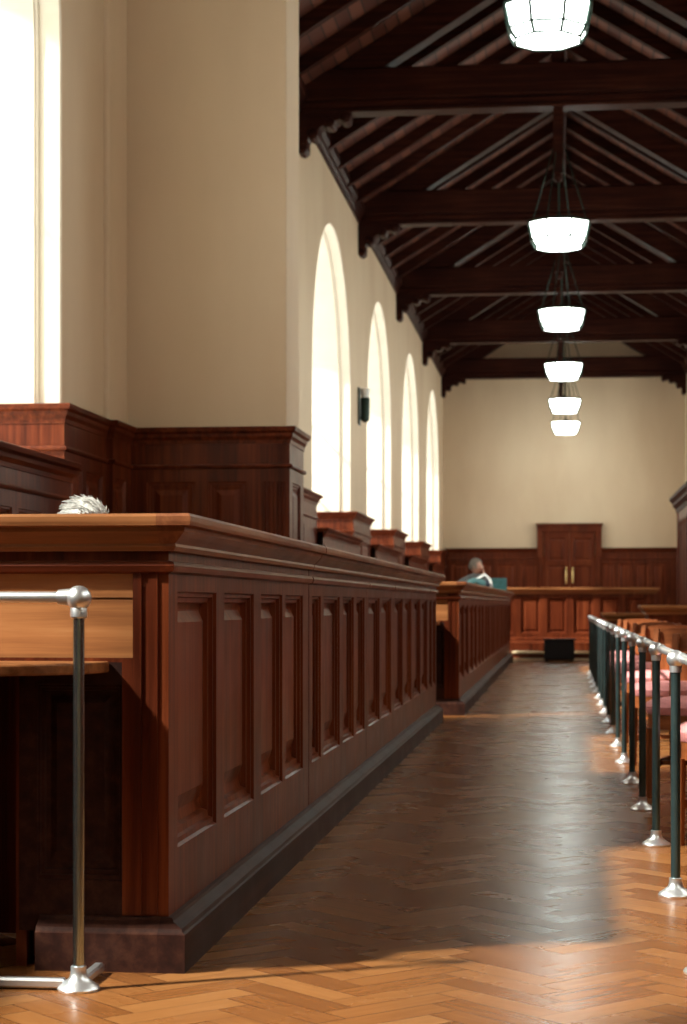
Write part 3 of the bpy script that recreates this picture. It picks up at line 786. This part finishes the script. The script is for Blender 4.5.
# desk behind the chairs
def desk(x0, x1, y0, y1, z, label):
    r = empty('desk', ((x0+x1)/2, (y0+y1)/2, 0), label, 'desk')
    c = MB(); c.sweep([(x0, y1), (x0, y0), (x1, y0)], cap_prof(z, .09, .11), left=True) if False else c.sweep([(x0, y1), (x0, y0), (x1, y0)], cap_prof(z, .09, .11), left=False)
    c.box(x0-.02, x1, y0-.02, y1, z-.03, z-.001); c.build('desktop', 'cap', r)
    b = MB(); F = Face((x0, y0, 0), (1, 0, 0), (0, -1, 0)); L = x1-x0
    hs = [(.10+i*.52, .50+i*.52, .12, z-.34) for i in range(int((L-.1)/.52))]
    F.frame(b, 0, L, 0, z-.05, hs); b.box(x0, x1, y0+.06, y1, .0, z-.05); b.build('body', 'wood', r)
    for h in hs: p = MB(); F.panel(p, h, .9, bot=1); p.build('panel', 'panel', r)
    m = MB(); m.sweep([(x0, y1), (x0, y0), (x1, y0)], [(0, -.02), (.03, -.014), (.035, 0), (.03, .012), (0, .014)], z=z-.26, left=False); m.build('ledge', 'cap', r)
desk(.99, 2.9, 22.4, 23.3, .985, 'raised desk with moulded top at the right, behind the chair backs')
desk(.60, 2.6, 25.5, 26.1, .88, 'lower desk farther back, between rail end and raised desk')

# tall panelled booth at right edge
r = empty('tall_bookcase', (2.6, 33, 0), 'tall dark wooden cabinet with projecting cornice at the far right edge', 'cabinet')
F = Face((2.0, 33.9, 0), (0, -1, 0), (-1, 0, 0)); b = MB(); L = 4.6
hs = [(.12+i*.74, .74+i*.74, .3, 2.45) for i in range(6)]
F.frame(b, 0, L, 0, 2.66, hs); b.box(2.06, 3.05, 29.3, 33.9, .0, 2.66)
b.box(2.001, 2.06, 33.86, 33.9, 0, 2.66); b.build('carcass', 'wood', r)
for h in hs: p = MB(); F.panel(p, (h[0], h[1], .45, 2.45), 1.0, bot=1); p.build('panel', 'panel', r)
fl = MB()
for i in range(8): y = 35.0-i*.0; fl.tube([(2.0, 33.87-i*.045, .1), (2.0, 33.87-i*.045, 2.6)], .012, 6)
fl.build('fluting', 'wood', r)
c = MB(); c.sweep([(3.05, 33.9), (2.0, 33.9), (2.0, 29.3)], [(0, 2.70), (.02, 2.70), (.03, 2.76), (.08, 2.82), (.08, 2.86), (.13, 2.92), (.13, 2.97), (0, 2.97)], z=-.10, left=False); c.build('cornice', 'plinth', r)

# ------------------------------------------------------------------ hanging lamps
def lamp(x, y, z0, ztop, label):
    r = empty('hanging_lantern', (x, y, z0), label, 'pendant lamp', 'octagonal lanterns down the centre of the hall')
    rings = [(.29, 0), (.345, .085), (.39, .29)]
    n = 8; ph = math.pi/8
    def P(rad, z, k, dr=0): a = 2*math.pi*k/n+ph; return ((x+(rad+dr)*math.cos(a)), (y+(rad+dr)*math.sin(a)), z0+z)
    g = MB(); g.loft([[P(rr, z, k) for k in range(n)] for rr, z in rings], cap=True); g.build('glass_bowl', 'lampglass', r)
    fr = MB()
    for k in range(n):
        for (a, b), rad in zip(zip(rings, rings[1:]), (.017, .017)): fr.tube([P(a[0], a[1], k, .008), P(b[0], b[1], k, .008)], rad, 6)
        for rr, z in rings: fr.tube([P(rr, z, k, .008), P(rr, z, k+1, .008)], .012 if z < .28 else .014, 6)
    fr.build('frame', 'iron', r)
    tp = MB(); tp.lathe((x, y, z0+.29), [(.40, 0), (.40, .02), (.20, .04), (.05, .06), (.03, .12)], 8, ph); tp.build('top_plate', 'iron', r)
    for k in range(4):
        a = 2*math.pi*(k+.5)/4+ph
        c = MB(); c.tube([(x+.36*math.cos(a), y+.36*math.sin(a), z0+.31), (x+.06*math.cos(a), y+.04*math.sin(a), ztop)], .010, 6); c.build('suspension_rod', 'iron', r)
    c = MB(); c.tube([(x, y, z0+.33), (x, y, 6.2 if ztop < 7 else ZR-.1)], .016, 6); c.build('stem', 'iron', r)
ll = ['largest lit octagonal glass lantern at the top of the photo', 'second largest lit lantern, hanging between the first and second tie beams', 'third lit lantern from the camera',
      'fourth lit lantern from the camera', 'fifth lit lantern from the camera, before the far wall', 'lowest and smallest lit lantern, before the far wall']
LX = [-.13, -.05, -.02, .01, .04, .07]
for i in range(6):
    y = TR[i+2]-(1.1 if i == 5 else 0)
    lamp(LX[i], y+(.02), [5.84, 5.36, 5.36, 5.38, 5.43, 5.46][i], 6.62 if i < 5 else 7.4, ll[i])

# wall sconce on pier between first and second far windows
y = 30.2
r = empty('wall_sconce', (XL, y, 4.1), 'narrow dark green wall sconce between the first two arched windows', 'sconce')
b = MB(); b.box(XL+.002, XL+.03, y-.12, y+.12, 3.86, 4.46, .01); b.build('backplate', 'iron', r)
b = MB(); b.lathe((XL+.11, y, 3.90), [(.03, 0), (.07, .04), (.075, .38), (.06, .40)], 12); b.tube([(XL+.02, y, 4.0), (XL+.06, y, 3.97)], .02, 8); b.build('body', 'iron', r, smooth=True)
b = MB(); b.lathe((XL+.11, y, 4.30), [(.055, 0), (.085, .14)], 12); b.tube([(XL+.02, y, 4.42), (XL+.1, y, 4.42)], .012, 8); b.build('shade', 'paper', r, smooth=True)

# ------------------------------------------------------------------ people
def skin_fig(name, verts, edges, radii, mat, parent, sub=2):
    me = bpy.data.meshes.new(name); off = Vector(parent.location) if parent else Vector((0, 0, 0))
    me.from_pydata([tuple(Vector(v)-off) for v in verts], edges, [])
    o = bpy.data.objects.new(name, me); col.objects.link(o)
    if parent: o.parent = parent
    md = o.modifiers.new('skin', 'SKIN'); md.use_smooth_shade = True
    for i, rr in enumerate(radii):
        sv = me.skin_vertices[0].data[i]; rr = rr if isinstance(rr, tuple) else (rr, rr)
        sv.radius = rr; sv.use_root = (i == 0)
    ms = o.modifiers.new('sub', 'SUBSURF'); ms.levels = sub; ms.render_levels = sub
    me.materials.append(M[mat]); return o
def head(c, face, r_hair, hairmat, parent, tuft=260, hl=.05, seed=1, cover=.15, thick=.006):
    """c: head centre; face: unit direction the face looks; returns head mesh and hair parented to parent"""
    fx = Vector((*face[:2], 0)).normalized(); sd = Vector((fx.y, -fx.x, 0)); up = Vector((0, 0, 1))
    C = Vector(c)
    h = MB(); rings = []; n = 20; m = 18
    for i in range(1, m):
        a = math.pi*i/m; zz = -math.cos(a); rr = math.sin(a)
        ring = []
        for k in range(n):
            t = 2*math.pi*k/n; f_, s_ = math.cos(t), math.sin(t)
            fwd = .098*rr*f_; sid = .076*rr*s_
            if zz < 0: fwd += .012*max(f_, 0)*rr; sid *= 1+.22*zz*1.0; fwd *= 1-.18*(-zz)*(1 if f_ < 0 else .2)
            if f_ > .9 and -.35 < zz < .05: fwd += .022*(1-abs(zz+.18)/.25) if abs(zz+.18) < .25 else 0
            ring.append(C+fx*fwd+sd*sid+up*(.118*zz))
        rings.append(ring)
    h.loft(rings)
    for s in (-1, 1):
        h.ball(C+sd*s*.078+up*(-.01)-fx*.005, .03, 8, (.5, .6, 1.0))
    hd = h.build('head', 'skin', parent, smooth=True)
    e = MB()
    for s in (-1, 1): e.ball(C+fx*.088+sd*s*.032+up*.004, .010, 8)
    e.build('eyes', 'eye', hd, smooth=True)
    mo = MB(); mo.tube([C+fx*.088+sd*-.024+up*-.062, C+fx*.098+up*-.060, C+fx*.088+sd*.024+up*-.062], [.003, .006, .003], 6); mo.build('mouth', 'pink', hd)
    rnd = random.Random(seed); hr = MB(); rings = []
    for i in range(7, m):
        a = math.pi*i/m; zz = -math.cos(a); rr = math.sin(a); ring = []
        for k in range(n):
            t = 2*math.pi*k/n; f_, s_ = math.cos(t), math.sin(t)
            q = 1.0 + (.10+.04*rnd.random())*(1 if (f_ < .45 or zz > .62) else -.15)
            ring.append(C+fx*(.098*rr*f_*q-.006)+sd*(.078*rr*s_*q)+up*(.118*zz*(1.08 if zz > .2 else 1)))
        rings.append(ring)
    hr.loft(rings)
    for _ in range(tuft):
        t = rnd.uniform(0, 2*math.pi); zz = rnd.uniform(-.1, 1)
        rr = math.sqrt(max(0, 1-zz*zz)); f_ = math.cos(t)
        if f_ > .5 and zz < .6: continue
        nrm = (fx*rr*f_+sd*rr*math.sin(t)+up*zz).normalized()
        p0 = C+fx*(.100*rr*f_)+sd*(.080*rr*math.sin(t))+up*(.120*zz)
        sweep_ = -fx*.8+Vector((rnd.uniform(-.5, .5), rnd.uniform(-.5, .5), rnd.uniform(-.15, .35)))
        sweep_ = sweep_-nrm*(sweep_.dot(nrm)*.9)
        l = hl*rnd.uniform(.6, 1.3)
        p1 = p0+nrm*(.012)+sweep_*(l*.4); p2 = p0+nrm*(.013+l*rnd.uniform(-.15, .18))+sweep_*(l*1.0)
        hr.tube([p0, p1, p2], [thick, thick*.8, .0008], 5)
    hr.build('hair', hairmat, hd, smooth=True)
    return hd
def hand(root_p, dirv, palmn, parent, scale=1.0, curl=.5):
    d = Vector(dirv).normalized(); n = Vector(palmn).normalized(); s = d.cross(n).normalized()
    v = [Vector(root_p)]; e = []; r = [.022*scale]
    def ad(p, rad, prev): v.append(p); r.append(rad*scale); e.append((prev, len(v)-1)); return len(v)-1
    pm = ad(v[0]+d*.05*scale, (.026), 0)
    for k, (off, ln) in enumerate(((-.030, .062), (-.010, .072), (.010, .067), (.028, .052))):
        a = ad(v[0]+(d*.085+s*off)*scale, .010, pm)
        b = ad(v[a]+(d*ln*.5+n*ln*.5*curl)*scale, .0088, a); ad(v[b]+(d*ln*.35+n*ln*.6*curl)*scale, .0075, b)
    a = ad(v[0]+(d*.035-s*.035)*scale, .011, 0); ad(v[a]+(d*.035-s*.020+n*.015)*scale, .009, a)
    return skin_fig('hand', v, e, r, 'skin', parent, 1)
def seated(name, base, face, zseat, label, hairm, coat, headc, hface, arm_r, arm_l, htuft=260, hl=.05, thick=.006):
    root = empty(name, (base[0], base[1], base[2]), label, 'person')
    fx = Vector((*face, 0)).normalized(); sd = Vector((fx.y, -fx.x, 0)); up = Vector((0, 0, 1))
    pel = Vector((base[0], base[1], zseat+.10)); H = Vector(headc)
    neck = H-up*.13-fx*.03; chest = pel.lerp(neck, .62)-fx*.02; waist = pel.lerp(neck, .3)-fx*.03
    v = [pel, waist, chest, neck-up*.04, neck+up*.03]; e = [(0, 1), (1, 2), (2, 3), (3, 4)]
    r = [(.15, .12), (.145, .115), (.165, .12), (.075, .075), (.055, .055)]
    def ad(p, rad, prev): v.append(Vector(p)); r.append(rad); e.append((prev, len(v)-1)); return len(v)-1
    for s, arm in ((1, arm_r), (-1, arm_l)):
        sh = ad(neck-up*.09+sd*s*.17, .065, 3); el = ad(arm[0], .050, sh); ad(arm[1], .034, el)
        hp = ad(pel+sd*s*.09+fx*.05, .10, 0); kn = ad(pel+sd*s*.12+fx*.44+up*.0, .068, hp)
        zk = base[2]+.07; an = ad(Vector((*(pel+sd*s*.12+fx*.44).xy, zk+.03)), .045, kn); ad(v[an]+fx*.16-up*.035, .036, an)
    body = skin_fig('body', v, e, r, coat, root)
    head(headc, hface, 0, hairm, root, htuft, hl, 3, thick=thick)
    for arm in (arm_r, arm_l): hand(arm[1], arm[2], arm[3], root)
    return root

# white haired person behind the near counter end, only the crown shows
px, py = -1.95, 6.85
seated('person', (px, py, 0), (.1, -1), .45, 'seated person with white hair, crown showing above the near counter top', 'whitehair', 'darkcloth',
       (px+.225, py-.08, 1.250), (.95, -.3), ((px-.22, py-.16, .80), (px-.10, py-.38, .66), (.2, -1, -.1), (0, 0, -1)), ((px+.24, py-.16, .80), (px+.14, py-.38, .66), (-.2, -1, -.1), (0, 0, -1)), 1100, .055, .0022)
b = empty('wooden_bench', (px-.02, py+.1, 0), 'plain wooden bench under the white haired person, behind the near counter', 'bench')
MB().box(px-.22, px+.18, py-.45, py+.9, .36, .41, .01).build('seat', 'woody', b)
for yy in (py-.4, py+.8): MB().box(px-.2, px+.16, yy, yy+.05, 0, .36, .005).build('leg', 'wood', b)
# reader at the second counter on a raised floor
mb = MB(); mb.box(-2.95, XB2-.50, 17.6, 33.85, .001, .38); tag(mb.build('raised_platform', 'wood'), 'raised wooden floor behind the second counter, under the reading person', 'platform')
qx, qy = -1.74, 30.6
P2 = seated('person', (qx, qy, .38), (.15, -1), .38+.47, 'seated person in grey jacket with curly grey hair, chin on hand, at the second counter', 'greyhair', 'greycloth',
       (qx+.36, qy-.14, 1.60), (.9, -.4), ((qx-.10, qy-.38, 1.18), (qx+.12, qy-.52, 1.24), (1, -.1, 0), (0, 0, -1)), ((qx+.50, qy-.22, 1.245), (qx+.49, qy-.20, 1.46), (-.25, 0, 1), (-1, 0, 0)), 420, .05, .007)
b = empty('stool', (qx, qy, .38), 'round wooden stool under the reading person', 'stool')
MB().lathe((qx, qy, .38), [(.19, .422), (.2, .44), (.2, .465), (.18, .47)], 20).build('seat', 'woody', b)
for k in range(4):
    a = math.pi/4+k*math.pi/2; MB().tube([(qx+.17*math.cos(a), qy+.17*math.sin(a), .382), (qx+.12*math.cos(a), qy+.12*math.sin(a), .80)], .018, 8).build('leg', 'wood', b)
# jacket, bag and papers on the countertop
def blob(name, c, s, mat, label, cat, seed, n=16, bump=.25):
    rnd = random.Random(seed); ks = [(rnd.uniform(2, 5), rnd.uniform(0, 6)) for _ in range(4)]; mb = MB(); rings = []
    for i in range(1, n):
        a = math.pi*i/n; ring = []
        for k in range(24):
            t = 2*math.pi*k/24; q = 1+bump*.3*sum(math.sin(f_*t+ph+i*.5) for f_, ph in ks)/2
            ring.append((c[0]+s[0]*math.sin(a)*math.cos(t)*q, c[1]+s[1]*math.sin(a)*math.sin(t)*q, c[2]+s[2]*(1-math.cos(a))*(1+.1*math.sin(3*t))))
        rings.append(ring)
    mb.loft(rings); o = mb.build(name, mat, smooth=True); tag(o, label, cat); return o
blob('folded_jacket', (-1.19, 26.2, 1.205), (.14, .40, .07), 'tealcloth', 'teal folded jacket lying on the second counter before the reading person', 'jacket', 4)
bag = empty('shoulder_bag', (-1.14, 28.6, 1.2), 'dark blue bag with pale straps on the second counter, beside the teal jacket', 'bag')
b = MB(); b.box(-1.30, -1.08, 28.3, 29.0, 1.202, 1.36, .05); b.build('body', 'darkcloth', bag, smooth=True)
for yy in (28.45, 28.95): 
    b = MB(); b.tube([(-1.075, yy, 1.215), (-1.07, yy, 1.3), (-1.09, yy, 1.37), (-1.17, yy, 1.45), (-1.28, yy, 1.38), (-1.30, yy, 1.30)], .008, 8); b.build('strap', 'paper', bag, smooth=True)
bk = empty('ring_binder', (-1.08, 31.8, 1.2), 'teal binder standing open at the far end of the second counter', 'binder')
b = MB(); b.box(-1.28, -.95, 32.4, 32.44, 1.215, 1.44, .004); b.build('back_cover', 'tealcloth', bk)
b = MB(); b.box(-1.28, -.95, 31.9, 32.4, 1.215, 1.235, .004); b.build('front_cover', 'tealcloth', bk)
for i, (x, y, a) in enumerate(((-1.06, 30.9, .1), (-1.12, 27.3, -.2))):
    b = MB(); b.box(-.105, .105, -.15, .15, 0, .012); o = b.build('paper_sheets', 'paper'); o.location = (x, y, 1.2015); o.rotation_euler.z = a
    tag(o, ['white papers on the second counter near the teal binder', 'white papers on the second counter between jacket and bag'][i], 'papers')
